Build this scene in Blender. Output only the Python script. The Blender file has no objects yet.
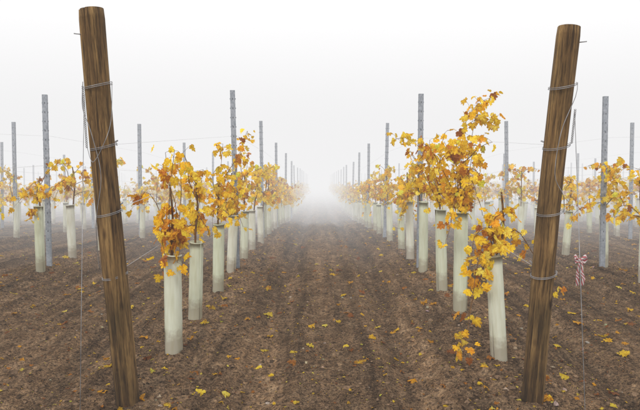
import bpy, math, random
import numpy as np
from mathutils import Vector, Matrix
random.seed(7); np.random.seed(7)
RS=np.random.RandomState
CAMZ=1.25
scene=bpy.context.scene

# ------------------------------------------------------------------ helpers
def _hash(ix,iy,s):
    n=(ix.astype(np.int64)*374761393+iy.astype(np.int64)*668265263+s*1442695041)&0xffffffff
    n=((n^(n>>13))*1274126177)&0xffffffff
    n=n^(n>>16)
    return (n&0xffff)/65535.0
def vnoise(x,y,s=0):
    x=np.asarray(x,float);y=np.asarray(y,float)
    ix=np.floor(x);iy=np.floor(y);fx=x-ix;fy=y-iy
    fx=fx*fx*(3-2*fx);fy=fy*fy*(3-2*fy)
    ix=ix.astype(np.int64);iy=iy.astype(np.int64)
    a=_hash(ix,iy,s);b=_hash(ix+1,iy,s);c=_hash(ix,iy+1,s);d=_hash(ix+1,iy+1,s)
    return (a*(1-fx)+b*fx)*(1-fy)+(c*(1-fx)+d*fx)*fy-0.5

_ty=np.linspace(-30,600,6301)
_tz=np.interp(_ty,[-30,0,3,4,5,6.5,8.5,10,13,20,40,60,100,600],
      [-1.6,-1.33,-1.25,-1.185,-1.12,-1.10,-1.10,-1.15,-1.26,-1.58,-1.95,-2.2,-2.6,-4.0])
k=np.hanning(15);k/=k.sum()
_tz=np.convolve(np.pad(_tz,7,mode='edge'),k,mode='valid')+CAMZ
def gbase(x,y):
    x=np.asarray(x,float);y=np.asarray(y,float)
    z=np.interp(y,_ty,_tz)
    r=np.clip(x-6,0,60);z=z+r*0.035*np.clip((y-8)/20,0,1)
    z=z+0.05*vnoise(x/3.1,y/3.7,5)*np.clip((y-2)/6,0,1)
    return z
ROWX=[0.11+(i+0.5)*2.05 for i in range(-9,9)]
def gdetail(x,y):
    u=((x-0.11)/2.05-0.5); d=np.abs(u-np.round(u))*2.05
    berm=0.045*np.exp(-(d/0.30)**2)
    wv=.06*vnoise(x*0,y/2.3,12)
    dm=np.abs(d-0.58+wv); rut=-0.042*np.exp(-(dm/0.12)**2)+.020*np.exp(-((dm-.21)/0.06)**2)
    rough=0.5+1.1*np.exp(-(d/0.5)**2)
    tine=(.016*vnoise(x/.07,y/1.8,7)+.009*vnoise(x/.03,y/.5,8))*np.clip(d/.4,0,1)
    n=0.034*vnoise(x/.42,y/.5,1)+0.026*rough*vnoise(x/.16,y/.17,2)+0.032*rough*np.abs(vnoise(x/.07,y/.075,3))+0.015*rough*vnoise(x/.03,y/.03,4)
    return berm+rut+n+tine
def gz(x,y): return gbase(x,y)+gdetail(x,y)

def new_obj(name,verts,faces,mats,matidx=None,cols=None,smooth=False,loc=(0,0,0)):
    me=bpy.data.meshes.new(name)
    me.from_pydata(np.asarray(verts).tolist(),[],faces if isinstance(faces,list) else faces.tolist())
    for m in mats: me.materials.append(m)
    if matidx is not None: me.polygons.foreach_set('material_index',np.asarray(matidx,dtype=np.int32))
    if cols is not None:
        a=me.color_attributes.new('Col','FLOAT_COLOR','POINT')
        c=np.ones((len(verts),4),np.float32);c[:,:3]=cols
        a.data.foreach_set('color',c.ravel())
    if smooth: me.polygons.foreach_set('use_smooth',np.ones(len(me.polygons),bool))
    me.update()
    o=bpy.data.objects.new(name,me);o.location=loc
    scene.collection.objects.link(o)
    return o
def inst(name,me,loc,rot=(0,0,0),sc=(1,1,1)):
    o=bpy.data.objects.new(name,me);o.location=loc;o.rotation_euler=rot;o.scale=sc
    scene.collection.objects.link(o);return o

def tube_mesh(pts,rad,seg=6,cap=True):
    pts=[Vector(p) for p in pts];n=len(pts)
    if not hasattr(rad,'__len__'): rad=[rad]*n
    V=[];F=[];prev=None
    for i,p in enumerate(pts):
        t=(pts[min(i+1,n-1)]-pts[max(i-1,0)])
        if t.length<1e-9: t=Vector((0,0,1))
        t.normalize()
        if prev is None:
            a=t.orthogonal().normalized()
        else:
            a=(prev-t*prev.dot(t))
            if a.length<1e-6:a=t.orthogonal()
            a.normalize()
        prev=a;b=t.cross(a)
        for j in range(seg):
            an=2*math.pi*j/seg
            V.append(tuple(p+(a*math.cos(an)+b*math.sin(an))*rad[i]))
    for i in range(n-1):
        for j in range(seg):
            F.append((i*seg+j,i*seg+(j+1)%seg,(i+1)*seg+(j+1)%seg,(i+1)*seg+j))
    if cap:
        F.append(tuple(range(seg))[::-1]);F.append(tuple((n-1)*seg+j for j in range(seg)))
    return V,F
class MB:
    def __init__(s): s.V=[];s.F=[];s.M=[];s.C=[]
    def add(s,V,F,m=0,c=(1,1,1)):
        o=len(s.V);s.V.extend([tuple(v) for v in V]);s.F.extend([tuple(i+o for i in f) for f in F]);s.M.extend([m]*len(F))
        if isinstance(c,np.ndarray) and c.ndim==2: s.C.extend(c.tolist())
        else: s.C.extend([tuple(c)]*len(V))
    def obj(s,name,mats,smooth=False,loc=(0,0,0)):
        return new_obj(name,s.V,s.F,mats,s.M,np.array(s.C),smooth,loc)

# ------------------------------------------------------------------ materials
def mat(name):
    m=bpy.data.materials.new(name);m.use_nodes=True
    nt=m.node_tree;nt.nodes.clear()
    out=nt.nodes.new('ShaderNodeOutputMaterial')
    return m,nt,out
def N(nt,t,**kw):
    n=nt.nodes.new(t)
    for k_,v in kw.items(): setattr(n,k_,v)
    return n
def ramp(nt,fac,stops):
    r=N(nt,'ShaderNodeValToRGB');cr=r.color_ramp
    while len(cr.elements)<len(stops): cr.elements.new(0.5)
    for e,(p,c) in zip(cr.elements,stops): e.position=p;e.color=(*c,1)
    nt.links.new(fac,r.inputs[0]);return r.outputs[0]
def noise(nt,vec,scale,detail=4,rough=.6,dist=0):
    n=N(nt,'ShaderNodeTexNoise');n.inputs['Scale'].default_value=scale;n.inputs['Detail'].default_value=detail
    n.inputs['Roughness'].default_value=rough;n.inputs['Distortion'].default_value=dist
    nt.links.new(vec,n.inputs['Vector']);return n.outputs['Fac']
def mixc(nt,f,a,b,mode='MIX'):
    m=N(nt,'ShaderNodeMix',data_type='RGBA',blend_type=mode)
    for s,v in ((m.inputs[0],f),(m.inputs[6],a),(m.inputs[7],b)):
        if hasattr(v,'is_linked'): nt.links.new(v,s)
        elif isinstance(v,(int,float)): s.default_value=v
        else: s.default_value=(*v,1)
    return m.outputs[2]
def objvec(nt,sc=(1,1,1)):
    t=N(nt,'ShaderNodeTexCoord');mp=N(nt,'ShaderNodeMapping');mp.inputs['Scale'].default_value=sc
    nt.links.new(t.outputs['Object'],mp.inputs[0]);return mp.outputs[0]
def bump(nt,h,st,d):
    b=N(nt,'ShaderNodeBump');b.inputs['Strength'].default_value=st;b.inputs['Distance'].default_value=d
    nt.links.new(h,b.inputs['Height']);return b.outputs[0]
def principled(nt,out,color,rough=.8,normal=None,metal=0,spec=.3):
    p=N(nt,'ShaderNodeBsdfPrincipled');p.inputs['Roughness'].default_value=rough;p.inputs['Metallic'].default_value=metal
    p.inputs['Specular IOR Level'].default_value=spec
    if hasattr(color,'is_linked'): nt.links.new(color,p.inputs['Base Color'])
    else: p.inputs['Base Color'].default_value=(*color,1)
    if normal: nt.links.new(normal,p.inputs['Normal'])
    if out: nt.links.new(p.outputs[0],out.inputs[0])
    return p
def diffuse(nt,color,normal=None):
    p=N(nt,'ShaderNodeBsdfDiffuse');nt.links.new(color,p.inputs[0])
    if normal: nt.links.new(normal,p.inputs['Normal'])
    return p

# soil
M_soil,nt,out=mat('soil')
v=objvec(nt)
n1=noise(nt,objvec(nt,(1,.035,1)),2.6,1,.5);n2=noise(nt,v,9,4,.7);n3=noise(nt,v,55,3,.75);n4=noise(nt,v,150,1,.8)
c=ramp(nt,n2,[(.3,(.076,.047,.028)),(.5,(.130,.085,.053)),(.72,(.215,.152,.100))])
c2=ramp(nt,n3,[(.32,(.14,.125,.11)),(.5,(.95,.95,.95)),(.7,(2.0,1.9,1.75))])
c=mixc(nt,1.0,c,c2,'MULTIPLY')
c3=ramp(nt,n1,[(.38,(.76,.75,.75)),(.62,(1.25,1.23,1.2))])
c=mixc(nt,1.0,c,c3,'MULTIPLY')
f4=ramp(nt,n4,[(.62,(0,0,0)),(.70,(1,1,1))])
c=mixc(nt,f4,c,(.34,.23,.12))
n5=noise(nt,objvec(nt,(1.0,.05,1)),9,2,.7)
c5=ramp(nt,n5,[(.35,(.62,.62,.62)),(.65,(1.4,1.38,1.32))]);c=mixc(nt,1.0,c,c5,'MULTIPLY')
nt.links.new(diffuse(nt,c,bump(nt,n3,1.0,.03)).outputs[0],out.inputs[0])

M_clod,nt,out=mat('soil_clod')
a=N(nt,'ShaderNodeVertexColor');a.layer_name='Col'
v=objvec(nt);n=noise(nt,v,90,2,.7);cc=ramp(nt,n,[(.3,(.5,.5,.5)),(.7,(1.4,1.35,1.3))])
nt.links.new(diffuse(nt,mixc(nt,1.0,a.outputs[0],cc,'MULTIPLY')).outputs[0],out.inputs[0])

# leaf
M_leaf,nt,out=mat('autumn_leaf')
a=N(nt,'ShaderNodeVertexColor');a.layer_name='Col'
v=objvec(nt);n=noise(nt,v,75,1,.6)
cc=ramp(nt,n,[(.36,(.82,.68,.45)),(.50,(1.05,1.05,1.05))])
c=mixc(nt,1.0,a.outputs[0],cc,'MULTIPLY')
p=principled(nt,None,c,.55,spec=.25)
tr=N(nt,'ShaderNodeBsdfTranslucent');nt.links.new(c,tr.inputs[0])
mx=N(nt,'ShaderNodeMixShader');mx.inputs[0].default_value=.45
nt.links.new(p.outputs[0],mx.inputs[1]);nt.links.new(tr.outputs[0],mx.inputs[2]);nt.links.new(mx.outputs[0],out.inputs[0])

M_cane,nt,out=mat('vine_cane')
v=objvec(nt,(1,1,.2));n=noise(nt,v,80,1,.6)
nt.links.new(diffuse(nt,ramp(nt,n,[(.35,(.09,.045,.02)),(.65,(.22,.12,.05))])).outputs[0],out.inputs[0])

# grow tube plastic
M_tube,nt,out=mat('tube_plastic')
v=objvec(nt);sep=N(nt,'ShaderNodeSeparateXYZ');nt.links.new(v,sep.inputs[0])
info=N(nt,'ShaderNodeObjectInfo')
base=ramp(nt,info.outputs['Random'],[(0,(.70,.75,.58)),(.5,(.76,.79,.66)),(1,(.81,.82,.73))])
n=noise(nt,v,14,3,.65)
ma=N(nt,'ShaderNodeMath',operation='MULTIPLY_ADD');nt.links.new(n,ma.inputs[0]);ma.inputs[1].default_value=-.20
nt.links.new(sep.outputs[2],ma.inputs[2])
dirt=ramp(nt,ma.outputs[0],[(-.0,(1,1,1)),(.07,(0,0,0))])
n2=noise(nt,objvec(nt,(1,1,.15)),30,2,.6)
st=ramp(nt,n2,[(.4,(1,1,1)),(.75,(.84,.82,.74))])
c=mixc(nt,1.0,base,st,'MULTIPLY')
dm=N(nt,'ShaderNodeMath',operation='MULTIPLY');nt.links.new(dirt,dm.inputs[0]);dm.inputs[1].default_value=.6
c=mixc(nt,dm.outputs[0],c,(.26,.19,.12))
p=principled(nt,None,c,.38,spec=.4)
tr=N(nt,'ShaderNodeBsdfTranslucent');nt.links.new(c,tr.inputs[0])
mx=N(nt,'ShaderNodeMixShader');mx.inputs[0].default_value=.2
nt.links.new(p.outputs[0],mx.inputs[1]);nt.links.new(tr.outputs[0],mx.inputs[2]);nt.links.new(mx.outputs[0],out.inputs[0])

M_galv,nt,out=mat('galvanised_steel')
v=objvec(nt);n=noise(nt,v,35,2,.6)
principled(nt,out,ramp(nt,n,[(.3,(.20,.225,.26)),(.7,(.36,.385,.43))]),.6,metal=.2)
M_dark,nt,out=mat('punched_slot')
principled(nt,out,(.12,.13,.15),.9)
M_wire,nt,out=mat('steel_wire')
principled(nt,out,ramp(nt,noise(nt,objvec(nt),20,1),[(.3,(.20,.20,.21)),(.7,(.38,.38,.39))]),.5,metal=.4)
M_wirel,nt,out=mat('galvanised_wire')
principled(nt,out,(.55,.56,.58),.5,metal=.2)

# wood
M_wood,nt,out=mat('treated_wood')
v=objvec(nt,(1,1,.05));n1=noise(nt,v,30,5,.7,.4);n2=noise(nt,v,110,3,.7);v3=objvec(nt,(1,1,.5));n3=noise(nt,v3,5,4,.6)
c=ramp(nt,n1,[(.28,(.050,.028,.012)),(.45,(.17,.100,.040)),(.6,(.31,.195,.080)),(.8,(.46,.32,.15))])
c=mixc(nt,1.0,c,ramp(nt,n2,[(.35,(.34,.32,.30)),(.55,(1.1,1.1,1.1))]),'MULTIPLY')
c=mixc(nt,1.0,c,ramp(nt,n3,[(.3,(.40,.41,.37)),(.65,(1.15,1.1,1.0))]),'MULTIPLY')
sep=N(nt,'ShaderNodeSeparateXYZ');nt.links.new(objvec(nt),sep.inputs[0])
lo=ramp(nt,sep.outputs[2],[(0.0,(.40,.37,.34)),(.4,(1,1,1))]);c=mixc(nt,1.0,c,lo,'MULTIPLY')
vo=N(nt,'ShaderNodeTexVoronoi');vo.inputs['Scale'].default_value=4.5;nt.links.new(objvec(nt,(2.2,2.2,.8)),vo.inputs['Vector'])
kn=ramp(nt,vo.outputs['Distance'],[(.07,(.25,.2,.17)),(.15,(1,1,1))]);c=mixc(nt,1.0,c,kn,'MULTIPLY')
ad=N(nt,'ShaderNodeMath',operation='ADD');nt.links.new(n1,ad.inputs[0]);nt.links.new(n2,ad.inputs[1])
principled(nt,out,c,.8,bump(nt,ad.outputs[0],.9,.012),spec=.25)

M_ribbon,nt,out=mat('striped_ribbon')
w=N(nt,'ShaderNodeTexWave');w.inputs['Scale'].default_value=30;w.inputs['Distortion'].default_value=1.5;w.bands_direction='DIAGONAL'
nt.links.new(objvec(nt),w.inputs['Vector'])
principled(nt,out,ramp(nt,w.outputs['Fac'],[(.45,(.33,.07,.08)),(.6,(.50,.47,.46))]),.6)

# ------------------------------------------------------------------ ground
def axis(lo,hi,step,far,gr):
    a=list(np.arange(lo,hi,step));s=step;x=a[-1]
    while x<far: s*=gr;x+=s;a.append(x)
    return a
ys=axis(2.3,8,.020,420,1.02)
y=2.3;s=.03;pre=[]
while y>-25: s*=1.12;y-=s;pre.append(y)
ys=np.array(pre[::-1]+ys)
xp=axis(0,3.6,.021,300,1.035);xs=np.array([-t for t in xp[::-1][:-1]]+xp)
X,Y=np.meshgrid(xs,ys);Z=gz(X,Y)
V=np.stack([X,Y,Z],-1).reshape(-1,3);nx=len(xs);ny=len(ys)
I=np.arange(nx*ny).reshape(ny,nx)
F=np.stack([I[:-1,:-1],I[:-1,1:],I[1:,1:],I[1:,:-1]],-1).reshape(-1,4)
print('ground verts',len(V))
new_obj('ground',V,F,[M_soil],smooth=True)

# clods
t=(1+5**.5)/2
ico=np.array([(-1,t,0),(1,t,0),(-1,-t,0),(1,-t,0),(0,-1,t),(0,1,t),(0,-1,-t),(0,1,-t),(t,0,-1),(t,0,1),(-t,0,-1),(-t,0,1)],float)/1.9
icf=np.array([(0,11,5),(0,5,1),(0,1,7),(0,7,10),(0,10,11),(1,5,9),(5,11,4),(11,10,2),(10,7,6),(7,1,8),(3,9,4),(3,4,2),(3,2,6),(3,6,8),(3,8,9),(4,9,5),(2,4,11),(6,2,10),(8,6,7),(9,8,1)])
r=RS(3)
n=32000
yy=2.3+ (r.rand(n)**1.7)*14; xx=(r.rand(n)*2-1)*(yy*.62+.5)
near=r.rand(n)<.45
rowc=np.array(ROWX)[r.randint(5,13,n)];xr=rowc+r.normal(0,.3,n);ok=np.abs(xr)<yy*.62+1
xx=np.where(near&ok,xr,xx)
sz=.0035+.011*r.rand(n)**3+(r.rand(n)<.02)*.014*r.rand(n)
zz=gz(xx,yy)
A=ico[None]*(1+.32*r.normal(0,1,(n,12,1)))*sz[:,None,None]*np.stack([.8+.7*r.rand(n),.8+.7*r.rand(n),.5+.4*r.rand(n)],-1)[:,None]
A=A+np.stack([xx,yy,zz+sz*.05],-1)[:,None]
br=.35+.95*r.rand(n);col=np.stack([.140*br,.094*br,.060*br],-1)
st=r.rand(n)<.02;col[st]=np.stack([.24+.10*r.rand(st.sum()),.20+.08*r.rand(st.sum()),.15+.07*r.rand(st.sum())],-1)
new_obj('soil_clods',A.reshape(-1,3),(icf[None]+12*np.arange(n)[:,None,None]).reshape(-1,3),[M_clod],cols=np.repeat(col,12,0))

# ------------------------------------------------------------------ leaves
half=[(0.12,-0.13),(0.32,-0.14),(0.42,0.03),(0.56,0.16),(0.50,0.34),(0.34,0.38),(0.44,0.60),(0.30,0.74),(0.17,0.64),(0.13,0.84)]
outl=[(0,0.0)]+half+[(0,1.0)]+[(-a_,b_) for a_,b_ in half[::-1]]
L_HI=np.array([(0,.3)]+outl)
hl=[(0.3,-0.14),(0.54,0.16),(0.34,0.38),(0.38,0.70)]
L_LO=np.array([(0,.3),(0,0)]+hl+[(0,1.0)]+[(-a_,b_) for a_,b_ in hl[::-1]])
def leaf_faces(nv): return np.array([(0,i,i+1 if i+1<nv else 1) for i in range(1,nv)])
PAL=np.array([(.93,.65,.02),(.95,.73,.05),(.90,.56,.015),(.80,.40,.015),(.54,.21,.018),(.32,.11,.02),(.76,.76,.07),(.95,.80,.12)])
def make_leaves(pos,tip,nrm,size,r,lo=False,pw=None,flat=1.0):
    P=L_LO if lo else L_HI;nv=len(P);n=len(pos)
    tip=tip/np.linalg.norm(tip,axis=1,keepdims=True)
    nrm=nrm-tip*(nrm*tip).sum(1,keepdims=True);nrm/=np.linalg.norm(nrm,axis=1,keepdims=True)+1e-9
    sd=np.cross(tip,nrm)
    x=P[:,0][None]*(.85+.35*r.rand(n,1));y=np.repeat(P[:,1][None],n,0)
    fold=(r.rand(n,1)*.7-.15)*flat;curl=(r.rand(n,1)*.6-.1)*flat
    z=-fold*np.abs(x)*1.0-curl*y*y*.6+r.normal(0,.055*flat,(n,nv))
    x=x*(1-.25*np.abs(fold))
    V=pos[:,None]+size[:,None,None]*(x[...,None]*sd[:,None]+y[...,None]*tip[:,None]+z[...,None]*nrm[:,None])
    pw=np.array([.25,.24,.19,.10,.06,.04,.06,.10]) if pw is None else np.array(pw)
    ci=r.choice(len(PAL),n,p=pw/pw.sum());c=PAL[ci]*(.82+.35*r.rand(n,1))
    C=np.repeat(c[:,None],nv,1)
    eb=(r.rand(n,1)**2.8)*.9; e=np.clip(eb*(.3+.9*r.rand(n,nv)),0,1);e[:,0]=0
    brown=np.array((.36,.14,.02))
    C=C*(1-e[...,None])+brown*e[...,None]
    F=leaf_faces(nv)[None]+nv*np.arange(n)[:,None,None]
    return V.reshape(-1,3),F.reshape(-1,3),C.reshape(-1,3)

def smooth_path(pts,step=.055):
    pts=np.array(pts,float);out=[]
    n=len(pts)
    for i in range(n-1):
        p0=pts[max(i-1,0)];p1=pts[i];p2=pts[i+1];p3=pts[min(i+2,n-1)]
        m=max(2,int(np.linalg.norm(p2-p1)/step))
        for j in range(m):
            t=j/m
            out.append(.5*((2*p1)+(-p0+p2)*t+(2*p0-5*p1+4*p2-p3)*t*t+(-p0+3*p1-3*p2+p3)*t**3))
    out.append(pts[-1]);return np.array(out)

def make_vine(seed,lo=False,nsh=6,custom=None,th=.62,top=1.45,dens=1.0,pw=None,lsz=1.0,cd=1.7):
    r=RS(seed);mb=MB()
    tx,ty=r.normal(0,.02,2)
    trunk=smooth_path([(0,0,.05),(tx*.5,ty*.5,.4),(tx,ty,th+.05),(tx*1.5+.01,ty+.02,.86),(tx*1.2,ty-.01,1.05)],.12)
    Vt,Ft=tube_mesh(trunk,np.linspace(.011,.006,len(trunk)),5 if not lo else 4);mb.add(Vt,Ft,1,(.2,.1,.05))
    shoots=[]
    if custom: shoots+= [(smooth_path(c_),cd) for c_ in custom]
    for s in range(nsh):
        q=r.rand()
        p=np.array([tx,ty+r.normal(0,.02),th+.02+q*.38]);
        sy=r.choice([-1,1])
        d=np.array([r.normal(0,.30),sy*(.35+.7*r.rand()),.15+.9*r.rand()])
        if r.rand()<.30: d[2]=-.2+.3*r.rand()
        L=.18+.42*r.rand()**1.4;g=.05+.22*r.rand();pts=[p.copy()];l=0
        while l<L:
            d=d/np.linalg.norm(d);p=p+d*.05;l+=.05
            d=d+np.array([r.normal(0,.14)-p[0]*.25,r.normal(0,.14)-p[1]*.15,-g])
            if p[2]>top: d[2]-=.4
            if p[2]<.3: break
            pts.append(p.copy())
        shoots.append((np.array(pts),1.0))
    pos=[];tip=[];nr=[];sz=[]
    for S,f0 in shoots:
        if len(S)<3: continue
        Vt,Ft=tube_mesh(S,np.linspace(.0040,.0018,len(S)),4 if not lo else 3,False);mb.add(Vt,Ft,1,(.2,.1,.05))
        gap=r.rand()*6
        for i in range(1,len(S)):
            k=r.poisson(1.75*dens*f0*(1.0+.7*math.sin(i*.9+gap)))
            if i==len(S)-1: k=max(k,2)
            f=i/len(S)
            for _ in range(k):
                an=r.rand()*2*math.pi
                off=np.array([math.cos(an)*1.0,math.sin(an)*.9,r.normal(.05,.45)]);off*=(.02+.06*r.rand())
                q=S[i]+off
                if not lo and r.rand()<.6:
                    Vt,Ft=tube_mesh([S[i],S[i]+off*.6+np.array([0,0,.008]),q],.0011,3,False);mb.add(Vt,Ft,1,(.2,.1,.05))
                pos.append(q);tip.append(np.array([off[0]*6+r.normal(0,.5),off[1]*6+r.normal(0,.5),-.7+r.normal(0,.45)]))
                nr.append(np.array([r.normal(0,.7),r.normal(-.25,.7),.6+r.normal(0,.4)]))
                sz.append((.038+.048*r.rand())*(1-.25*f)*lsz)
    Vl,Fl,Cl=make_leaves(np.array(pos),np.array(tip),np.array(nr),np.array(sz),r,lo,pw)
    mb.add(Vl.tolist(),Fl.tolist(),0,Cl)
    return mb
def to_mesh(mb,name):
    o=mb.obj(name,[M_leaf,M_cane]);me=o.data;bpy.data.objects.remove(o);return me
PWS=[None,[.3,.3,.13,.04,.02,.01,.07,.16],[.24,.18,.22,.16,.09,.06,.02,.06],[.2,.28,.1,.04,.03,.01,.2,.16],[.26,.20,.25,.12,.08,.04,.02,.05]]
VAR_HI=[to_mesh(make_vine(100+i,False,8+i%3,top=1.22+.09*(i%4),pw=PWS[i%5],dens=.9),'grapevine_mesh') for i in range(12)]
VAR_LO=[to_mesh(make_vine(200+i,True,8+i%2,top=1.25+.08*(i%4),lsz=1.15,pw=PWS[i%5],dens=.88),'grapevine_mesh') for i in range(9)]

# tube meshes
def make_tube(h,rad,seed):
    r=RS(seed);mb=MB();seg=28;rings=14
    def ring(z,ra): return [(ra*math.cos(2*math.pi*j/seg)*(1+.03*math.sin(2*2*math.pi*j/seg+seed)),ra*math.sin(2*math.pi*j/seg),z+.005*math.sin(2*math.pi*j/seg*1+seed)) for j in range(seg)]
    prof=[]
    for i in range(rings): 
        z=-.05+(h+.05)*i/(rings-1);prof.append((z,rad*(1+.018*math.sin(i*1.9+seed))*(1-.04*i/rings)))
    prof+= [(h-.004,rad*1.02),(h+.004,rad*1.02),(h+.006,rad*.98),(h-.004,rad*.93)]
    for i in range(rings-1,0,-3): prof.append((-.05+(h+.05)*i/(rings-1)-.01,rad*.92))
    V=[];
    for z,ra in prof: V+=ring(z,ra)
    F=[(i*seg+j,i*seg+(j+1)%seg,(i+1)*seg+(j+1)%seg,(i+1)*seg+j) for i in range(len(prof)-1) for j in range(seg)]
    mb.add(V,F,0)
    sa=-math.pi/2+(.7+.5*r.rand())*(1 if seed%2 else -1)
    cx,cy=math.cos(sa),math.sin(sa)
    V,F=tube_mesh([(cx*rad*1.0,cy*rad*1.0,0.0),(cx*rad*.98,cy*rad*.98,h)],.0022,4);mb.add(V,F,0)
    return mb
def tube_data(h,rad,seed):
    o=make_tube(h,rad,seed).obj('vine_guard_tube',[M_tube],True);me=o.data;bpy.data.objects.remove(o);return me
TUBES=[tube_data(h,.049,i) for i,h in enumerate([.56,.60,.64,.68,.58])]

# metal posts
def metal_post(h=1.95):
    mb=MB();w=.026;d=.018;t_=.003;lip=.009
    prof=[(-w,-d),(w,-d),(w,d),(w-lip,d),(w-lip,d-t_),(w-t_,d-t_),(w-t_,-d+t_),(-w+t_,-d+t_),(-w+t_,d-t_),(-w+lip,d-t_),(-w+lip,d),(-w,d)]
    n=len(prof);V=[(x,y,z) for z in(-.25,h) for x,y in prof]
    F=[(i,(i+1)%n,(i+1)%n+n,i+n) for i in range(n)]
    F+=[(n+0,n+1,n+6,n+7),(n+1,n+2,n+5,n+6),(n+2,n+3,n+4,n+5),(n+0,n+7,n+8,n+11),(n+8,n+9,n+10,n+11)]
    mb.add(V,F,0)
    z=.35
    while z<h-.03:
        for s in(-1,1):
            a=s*w;V=[(a,-.006,z),(a+s*.006,-.006,z+.004),(a+s*.006,-.006,z+.016),(a+s*.004,-.006,z+.016),(a,-.006,z+.010)]
            V+= [(x,.004,q) for x,_,q in V]
            F=[(0,1,2,3,4),(9,8,7,6,5)]+[(i,(i+1)%5,(i+1)%5+5,i+5) for i in range(5)]
            mb.add(V,F,0)
        V=[(-.005,-d-.0015,z),(.005,-d-.0015,z),(.005,-d-.0015,z+.018),(-.005,-d-.0015,z+.018)]
        mb.add(V,[(0,1,2,3)],1)
        z+=.1
    return mb
o=metal_post().obj('mp',[M_galv,M_dark]);MP=o.data;bpy.data.objects.remove(o)

def G(x,y): return float(gz(np.array([x]),np.array([y]))[0])
rr=RS(11)
def place_tube(x,y,me,tilt=(0,0)):
    inst('vine_guard_tube',me,(x,y,G(x,y)-.005),(tilt[0],tilt[1],0))
Lc=[(-.92,3.78,.625,.057,0,0,
      [[(0,0,.62),(-.02,0,.85),(-.01,0,1.05),(.02,0,1.28)],[(0,0,.62),(.04,.02,.85),(.06,0,1.05),(.05,0,1.20)],[(0,0,.66),(-.04,-.03,.8),(-.05,-.05,.7),(-.01,-.08,.56)],
       [(0,0,.66),(.02,.03,.9),(-.03,.05,1.08),(-.05,.05,1.27)],[(0,0,.66),(-.1,0,.95),(-.17,0,1.02),(-.21,0,.95)],[(0,0,.66),(.03,-.04,.78),(.06,-.05,.7),(.04,-.05,.58)]],0,1.25),
    (-.925,4.47,.58,.052,.02,.03,[[(0,0,.62),(.02,0,.85),(.05,0,1.12)]],7,1.18),(-.92,5.48,.62,.051,-.02,.02,[[(0,0,.62),(.0,0,.85),(.04,0,1.35)]],8,1.36),
    (-.93,6.38,.60,.050,.02,.05,[[(0,0,.62),(.0,0,.95),(.14,0,1.5)]],8,1.42),(-.92,7.4,.6,.050,0,.03,[[(0,0,.62),(.0,0,.95),(.05,0,1.3)]],8,1.33)]
Rc=[(1.135,3.70,.655,.050,0,-.065,
      [[(0,0,.66),(-.02,0,.82),(-.08,-.06,.80),(-.15,-.1,.6),(-.2,-.12,.35),(-.25,-.12,.07)],
       [(0,0,.66),(-.05,0,.80),(-.02,0,.90),(.04,0,.93)],[(0,0,.66),(.03,0,.85),(.08,.02,.93)],
       [(0,0,.66),(-.06,-.05,.84),(-.15,-.05,.78),(-.17,-.05,.62)],[(0,0,.66),(.15,.1,.80),(.3,.15,.6),(.42,.1,.38)],
       [(0,0,.66),(-.04,-.03,.72),(-.13,-.05,.5),(-.2,-.05,.3)],[(0,0,.66),(-.05,-.08,.86),(.0,-.1,.92)]],0,1.2),
    (1.125,4.70,.77,.055,0,0,
      [[(0,0,.8),(-.02,.1,1.1),(.02,.1,1.4),(.14,.12,1.62),(.30,.12,1.70)],[(0,0,.8),(-.04,.1,1.1),(.0,.1,1.38),(.12,.1,1.50),(.26,.05,1.50)],
       [(0,0,.8),(-.1,.1,1.05),(-.25,.1,1.3),(-.38,.1,1.34)],[(0,0,.8),(.08,.1,1.05),(.12,.1,1.3),(.2,.1,1.38)],
       [(0,0,.8),(.0,-.1,1.0),(-.1,-.1,1.2),(-.16,-.1,1.32)],[(0,0,.8),(.05,.0,1.2),(.09,.0,1.45),(.12,.0,1.64)]],6,1.3),
    (1.13,5.42,.72,.052,0,-.03,[[(0,0,.8),(-.1,0,1.1),(-.25,0,1.35),(-.4,-.1,1.36)],[(0,0,.8),(-.1,0,1.1),(-.1,0,1.35)]],7,1.35),
    (1.13,6.4,.76,.051,0,0,[[(0,0,.8),(.0,0,1.0),(-.15,0,1.3)]],8,1.3),(1.13,7.3,.7,.050,0,-.03,None,9,1.35)]
pwY=[.28,.25,.18,.10,.05,.03,.04,.10]
for i,(L,sg) in enumerate(((Lc,-1),(Rc,1))):
    for j,(x,y,h,rad,ax,ay,cu,ns,top) in enumerate(L):
        place_tube(x,y,tube_data(h,rad,30+i*10+j),(0,ay))
        cd=1.25 if (i,j)==(1,0) else (1.35 if (i,j)==(0,0) else 1.6)
        o=make_vine(500+i*50+j*3,False,ns,cu,h,top,dens=1.0,pw=pwY if (i,j)!=(0,0) else PWS[4],lsz=1.0,cd=cd).obj('grapevine',[M_leaf,M_cane],loc=(x,y,G(x,y)))
        if abs(ay)>0: o.rotation_euler=(0,ay*.6,0)
PY=[6.6+3.4*i for i in range(15)]
cnt=0
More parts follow.
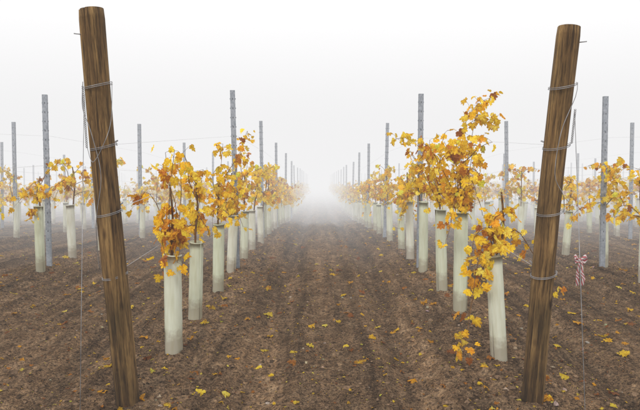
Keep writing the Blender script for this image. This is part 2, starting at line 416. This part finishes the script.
for ri,x0 in enumerate(ROWX):
    y=3.8+rr.rand()*.5
    if ri in(8,9): y=8.3
    elif ri==7: y=3.4
    elif ri==10: y=3.1
    while y<48:
        x=x0+rr.normal(0,.02)
        if abs(x)<y*.66+2.5:
            if rr.rand()<.96:
                gzv=G(x,y)
                place_tube(x,y,TUBES[rr.randint(5)],(rr.normal(0,.035),rr.normal(0,.04)))
                if rr.rand()<.95:
                    me=VAR_HI[rr.randint(12)] if y<12 else VAR_LO[rr.randint(9)]
                    s=.85+.3*rr.rand()
                    inst('grapevine',me,(x,y,gzv),(0,0,rr.choice([0,math.pi])+rr.normal(0,.25)),(s,s,.92+.16*rr.rand()));cnt+=1
        y+=.93+rr.normal(0,.05)
    for p in PY:
        if abs(x0)<p*.72+2.5:
            inst('metal_trellis_post',MP,(x0+rr.normal(0,.012),p+rr.normal(0,.04),G(x0,p)-.03+rr.normal(0,.02)),(rr.normal(0,.008),rr.normal(0,.010),rr.normal(0,.1)))
print('vines',cnt)

# ------------------------------------------------------------------ end posts and wires
def end_post(name,base,top,rad,seed):
    base=Vector(base);top=Vector(top);L=(top-base).length;r=RS(seed)
    seg=40;rings=70;V=[];F=[]
    for i in range(rings):
        z=-.35+(L+.35)*i/(rings-1)
        wob=.006*math.sin(z*2.3+seed),.005*math.sin(z*3.1+seed*2)
        for j in range(seg):
            a_=2*math.pi*j/seg
            ra=rad*(1.05-.07*z/L)*(1+.02*math.sin(2*a_+z+seed)+.015*math.sin(3*a_-z*1.7)+.04*float(vnoise(math.cos(a_)*3+seed,math.sin(a_)*3+z*.8,9)))
            for cj,dep in((int(seg*.72),.007),(int(seg*.84),.005),(int(seg*.62),.004)):
                if j==cj and (math.sin(z*2+cj)>-.3): ra-=dep
            if i==rings-1: ra*=.955
            zz=z+(0.012*math.cos(a_+seed) if i>=rings-2 else 0)+(.006 if i==rings-1 else 0)
            V.append((ra*math.cos(a_)+wob[0],ra*math.sin(a_)+wob[1],zz))
    for i in range(rings-1):
        for j in range(seg): F.append((i*seg+j,i*seg+(j+1)%seg,(i+1)*seg+(j+1)%seg,(i+1)*seg+j))
    F.append(tuple((rings-1)*seg+j for j in range(seg)))
    q=Vector((0,0,1)).rotation_difference((top-base).normalized())
    e=bpy.data.objects.new(name,None);e.location=base;e.rotation_mode='QUATERNION';e.rotation_quaternion=q;scene.collection.objects.link(e)
    sh=new_obj('post_shaft',V,F,[M_wood],smooth=True);sh.parent=e
    return e,L,q
def helix(z0,z1,turns,rad,n=40):
    return [(rad*math.cos(2*math.pi*turns*i/n),rad*math.sin(2*math.pi*turns*i/n),z0+(z1-z0)*i/n+.012*math.cos(2*math.pi*turns*i/n)) for i in range(n+1)]
def wire_child(e,name,pts,r_=.0018,seg=5):
    V,F=tube_mesh(pts,r_,seg);o=new_obj(name,V,F,[M_wire],smooth=True);o.parent=e;return o
def twist(p0,p1,turns,amp,n=None):
    p0=Vector(p0);p1=Vector(p1);d=(p1-p0);t=d.normalized();a=t.orthogonal().normalized();b=t.cross(a);n=n or int(turns*8)
    return [tuple(p0+d*(i/n)+(a*math.cos(2*math.pi*turns*i/n)+b*math.sin(2*math.pi*turns*i/n))*amp) for i in range(n+1)], [tuple(p0+d*(i/n)-(a*math.cos(2*math.pi*turns*i/n)+b*math.sin(2*math.pi*turns*i/n))*amp) for i in range(n+1)]

PL=(-1.005,3.10,CAMZ-1.27);PLt=(-1.0,2.70,CAMZ+.715)
PR=(1.125,3.12,CAMZ-1.27);PRt=(1.128,2.74,CAMZ+.65)
eL,LL,qL=end_post('wooden_end_post',PL,PLt,.057,1)
eR,LR,qR=end_post('wooden_end_post',PR,PRt,.052,2)
hts=[.78,1.10,1.42,1.70]
R=.061
for e,L,sd in((eL,LL,1),(eR,LR,-1)):
    for i,h in enumerate(hts):
        wire_child(e,'wire_wrap_%d'%(i+1),helix(h-.006,h+.008,2,R,48),.0015)
        if i<3:
            a_,b_=twist((0,R,h),(0,R+.14,h),7,.003)
            wire_child(e,'wire_tail_%da'%(i+1),a_,.0014,4);wire_child(e,'wire_tail_%db'%(i+1),b_,.0014,4)
wire_child(eL,'loose_wire_1',smooth_path([(-.062,-.02,1.72),(-.070,-.03,1.6),(-.03,-.064,1.50),(.0,-.069,1.3),(-.040,-.064,1.1),(-.064,-.03,.95),(-.066,-.02,.82)],.02),.0018)
a_,b_=twist((-.064,-.02,1.70),(-.068,-.03,1.42),16,.004);wire_child(eL,'twisted_wire_1',a_,.0015);wire_child(eL,'twisted_wire_2',b_,.0015)
wire_child(eL,'loose_wire_2',smooth_path([(-.066,-.03,1.42),(-.03,-.072,1.36),(.03,-.074,1.45),(.058,-.04,1.55),(.063,0,1.72)],.02),.0015)
wire_child(eR,'loose_wire_1',smooth_path([(.060,-.02,1.72),(.045,-.05,1.66),(-.01,-.065,1.5),(-.02,-.066,1.3),(.03,-.063,1.2),(.058,-.03,1.10)],.02),.0018)
a_,b_=twist((.058,-.03,1.60),(.062,-.02,1.44),10,.004);wire_child(eR,'twisted_wire_1',a_,.0015);wire_child(eR,'twisted_wire_2',b_,.0015)
for e,zn in((eL,LL-.10),(eR,LR-.06)):
    s=1 if e is eR else -1
    wire_child(e,'end_nail',[(s*.045,-.02,zn),(s*.078,-.03,zn+.004)],.0025)
def local2w(e,q,p): return e.location+q@Vector(p)
def anchor(e,q,p,g):
    a=local2w(e,q,p);mb=MB();V,F=tube_mesh([a,g],.0016,6);mb.add(V,F,0)
    gg=Vector(g);pts=[gg+Vector((0,.02*math.cos(t_),.02*math.sin(t_)+.0)) for t_ in np.linspace(0,2*math.pi,16)]
    V,F=tube_mesh(pts,.004,5);mb.add(V,F,0);V,F=tube_mesh([gg-Vector((0,0,.02)),gg-Vector((0,0,.2))],.006,6);mb.add(V,F,0)
    mb.obj('anchor_wire',[M_wire],True);return a
gL=Vector((-1.005,2.47,CAMZ-1.21));gR=Vector((1.135,2.47,CAMZ-1.21))
aL=anchor(eL,qL,(-.062,-.02,1.66),gL);aR=anchor(eR,qR,(.062,-.02,1.58),gR)

# row wires
for ri,x0 in enumerate(ROWX):
    mb=MB()
    for hi,h in enumerate([.78,1.10,1.42]):
        for s in((-1,1) if hi==1 else (1,)):
            pts=[]
            if ri==8: pts.append(tuple(local2w(eL,qL,(0,.06,h))))
            elif ri==9: pts.append(tuple(local2w(eR,qR,(0,.06,h))))
            else: pts.append((x0,3.1,G(x0,3.1)+h))
            for p in PY: pts.append((x0+s*.03,p,G(x0,p)+h+.02))
            V,F=tube_mesh(pts,.0008,4);mb.add(V,F,0)
    mb.obj('trellis_wires',[M_wirel])
for ri in (6,7,10,11):
    x0=ROWX[ri]
    e,_,_=end_post('wooden_end_post',(x0,3.1,CAMZ-1.27),(x0,2.7,CAMZ+.7),.054,ri)

# ribbon on the right anchor wire
def ribbon(o0):
    mb=MB()
    def strip(path,w,ax):
        V=[];F=[]
        for i,(x,y,z) in enumerate(path):
            s=w*(.35+.65*min(1,i/3));cx,cy,cz=ax
            V+=[(x-cx*s/2,y-cy*s/2,z-cz*s/2),(x+cx*s/2,y+cy*s/2,z+cz*s/2)]
        for i in range(len(path)-1):F.append((2*i,2*i+1,2*i+3,2*i+2))
        mb.add(V,F,0)
    for s in(-1,1):
        loop=[(s*.004,0,0),(s*.014,-.006,.014),(s*.022,-.012,.020),(s*.028,-.01,.010),(s*.022,.004,-.008),(s*.012,.006,-.004),(s*.004,.002,0)]
        strip(loop,.022,(0,.5,.86))
        tail=[(s*.002,-.004,0),(s*.008,-.01,-.025),(s*.010,-.002,-.055),(s*.014,-.012,-.085),(s*.010,-.004,-.115)]
        strip(tail,.020,(.9,.43,0))
    V=[tuple(Vector(v_)*.009) for v_ in ico];mb.add(V,[tuple(f) for f in icf],0)
    return mb.obj('striped_ribbon_bow',[M_ribbon],True,loc=o0)
zt=CAMZ-(262-173)/600*2.6
f=(aR.z-zt)/(aR.z-gR.z);ribbon(tuple(aR.lerp(gR,f)))

# ------------------------------------------------------------------ fallen leaves
r=RS(21);n=3200
yy=2.3+r.rand(n)**1.3*26;xx=(r.rand(n)*2-1)*(yy*.6+.8)
near=r.rand(n)<.4;xr=np.array(ROWX)[r.randint(4,14,n)]+r.normal(0,.35,n);ok=np.abs(xr)<yy*.6+1.5;xx=np.where(near&ok,xr,xx)
zz=gz(xx,yy)+.008
an=r.rand(n)*6.28
tip=np.stack([np.cos(an),np.sin(an),r.normal(0,.18,n)],-1);nrm=np.stack([r.normal(0,.3,n),r.normal(0,.3,n),np.ones(n)],-1)
Vl,Fl,Cl=make_leaves(np.stack([xx,yy,zz],-1),tip,nrm,.022+.055*r.rand(n)**1.7,r,False,[.14,.11,.17,.18,.19,.17,.01,.05],1.7)
new_obj('fallen_leaves',Vl,Fl,[M_leaf],cols=Cl*.72)
n=9000
yy=2.3+r.rand(n)**1.5*14;xx=(r.rand(n)*2-1)*(yy*.6+.6);zz=gz(xx,yy)+.004
an=r.rand(n)*6.28
tip=np.stack([np.cos(an),np.sin(an),r.normal(0,.3,n)],-1);nrm=np.stack([r.normal(0,.4,n),r.normal(0,.4,n),np.ones(n)],-1)
Vl,Fl,Cl=make_leaves(np.stack([xx,yy,zz],-1),tip,nrm,.006+.014*r.rand(n)**2,r,True,[.1,.1,.15,.15,.2,.25,.08,.15],1.0)
new_obj('leaf_litter',Vl,Fl,[M_leaf],cols=Cl*.62)

# ------------------------------------------------------------------ fog: thin mist near, thicker banks further into the vineyard, all self-glowing
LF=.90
def emissive_fog_mat(name,SIG):
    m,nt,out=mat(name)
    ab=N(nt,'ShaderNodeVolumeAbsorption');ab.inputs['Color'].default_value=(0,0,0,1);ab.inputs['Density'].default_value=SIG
    em=N(nt,'ShaderNodeEmission');em.inputs['Color'].default_value=(.99,.985,.99,1);em.inputs['Strength'].default_value=SIG*LF  # added glow stands in for light scattered through the mist
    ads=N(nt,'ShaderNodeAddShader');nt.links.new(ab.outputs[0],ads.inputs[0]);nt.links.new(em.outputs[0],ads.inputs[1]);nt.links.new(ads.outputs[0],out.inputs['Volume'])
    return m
def fog_box(name,x0,x1,y0,y1,z0,z1,m):
    V=[(x,y,z) for z in(z0,z1) for x,y in((x0,y0),(x1,y0),(x1,y1),(x0,y1))]
    new_obj(name,V,[(3,2,1,0),(4,5,6,7),(0,1,5,4),(1,2,6,5),(2,3,7,6),(3,0,4,7)],[m])
fog_box('emissive_fog',-400,400,-60,430,-9,8.5,emissive_fog_mat('thin_emissive_mist',.007))
fog_box('emissive_fog',-390,390,6.5,420,-8.5,8.3,emissive_fog_mat('dense_emissive_mist',.030))
fog_box('emissive_fog',-380,380,15,410,-8.2,8.1,emissive_fog_mat('denser_emissive_mist',.030))

# ------------------------------------------------------------------ world, sun
w=bpy.data.worlds.new('World');scene.world=w;w.use_nodes=True;nt=w.node_tree;nt.nodes.clear()
EL,AZ=math.radians(42),math.radians(200)
sky=N(nt,'ShaderNodeTexSky',sky_type='NISHITA');sky.sun_disc=False;sky.sun_elevation=EL;sky.sun_rotation=AZ
hs=N(nt,'ShaderNodeHueSaturation');hs.inputs['Saturation'].default_value=.2;nt.links.new(sky.outputs[0],hs.inputs['Color'])
c=mixc(nt,.9,hs.outputs[0],(11.8,11.7,11.7))
bg=N(nt,'ShaderNodeBackground');nt.links.new(c,bg.inputs[0]);bg.inputs[1].default_value=.12
wo=N(nt,'ShaderNodeOutputWorld');nt.links.new(bg.outputs[0],wo.inputs[0])
sun=bpy.data.lights.new('sun','SUN');sun.energy=1.5;sun.angle=math.radians(15);sun.color=(1,.95,.88)
so=bpy.data.objects.new('sun',sun);scene.collection.objects.link(so)
dirv=Vector((math.sin(AZ)*math.cos(EL),math.cos(AZ)*math.cos(EL),math.sin(EL)))
so.rotation_euler=dirv.to_track_quat('Z','Y').to_euler()

# ------------------------------------------------------------------ camera
cam=bpy.data.cameras.new('camera');co=bpy.data.objects.new('camera',cam);scene.collection.objects.link(co)
cam.sensor_width=36;cam.lens=33.75;cam.clip_start=.05;cam.clip_end=2000
co.location=(0,0,CAMZ);co.rotation_euler=(math.radians(90)-math.atan(32/600),0,-2/600)
scene.camera=co
scene.view_settings.view_transform='Standard';scene.view_settings.look='None';scene.view_settings.exposure=0
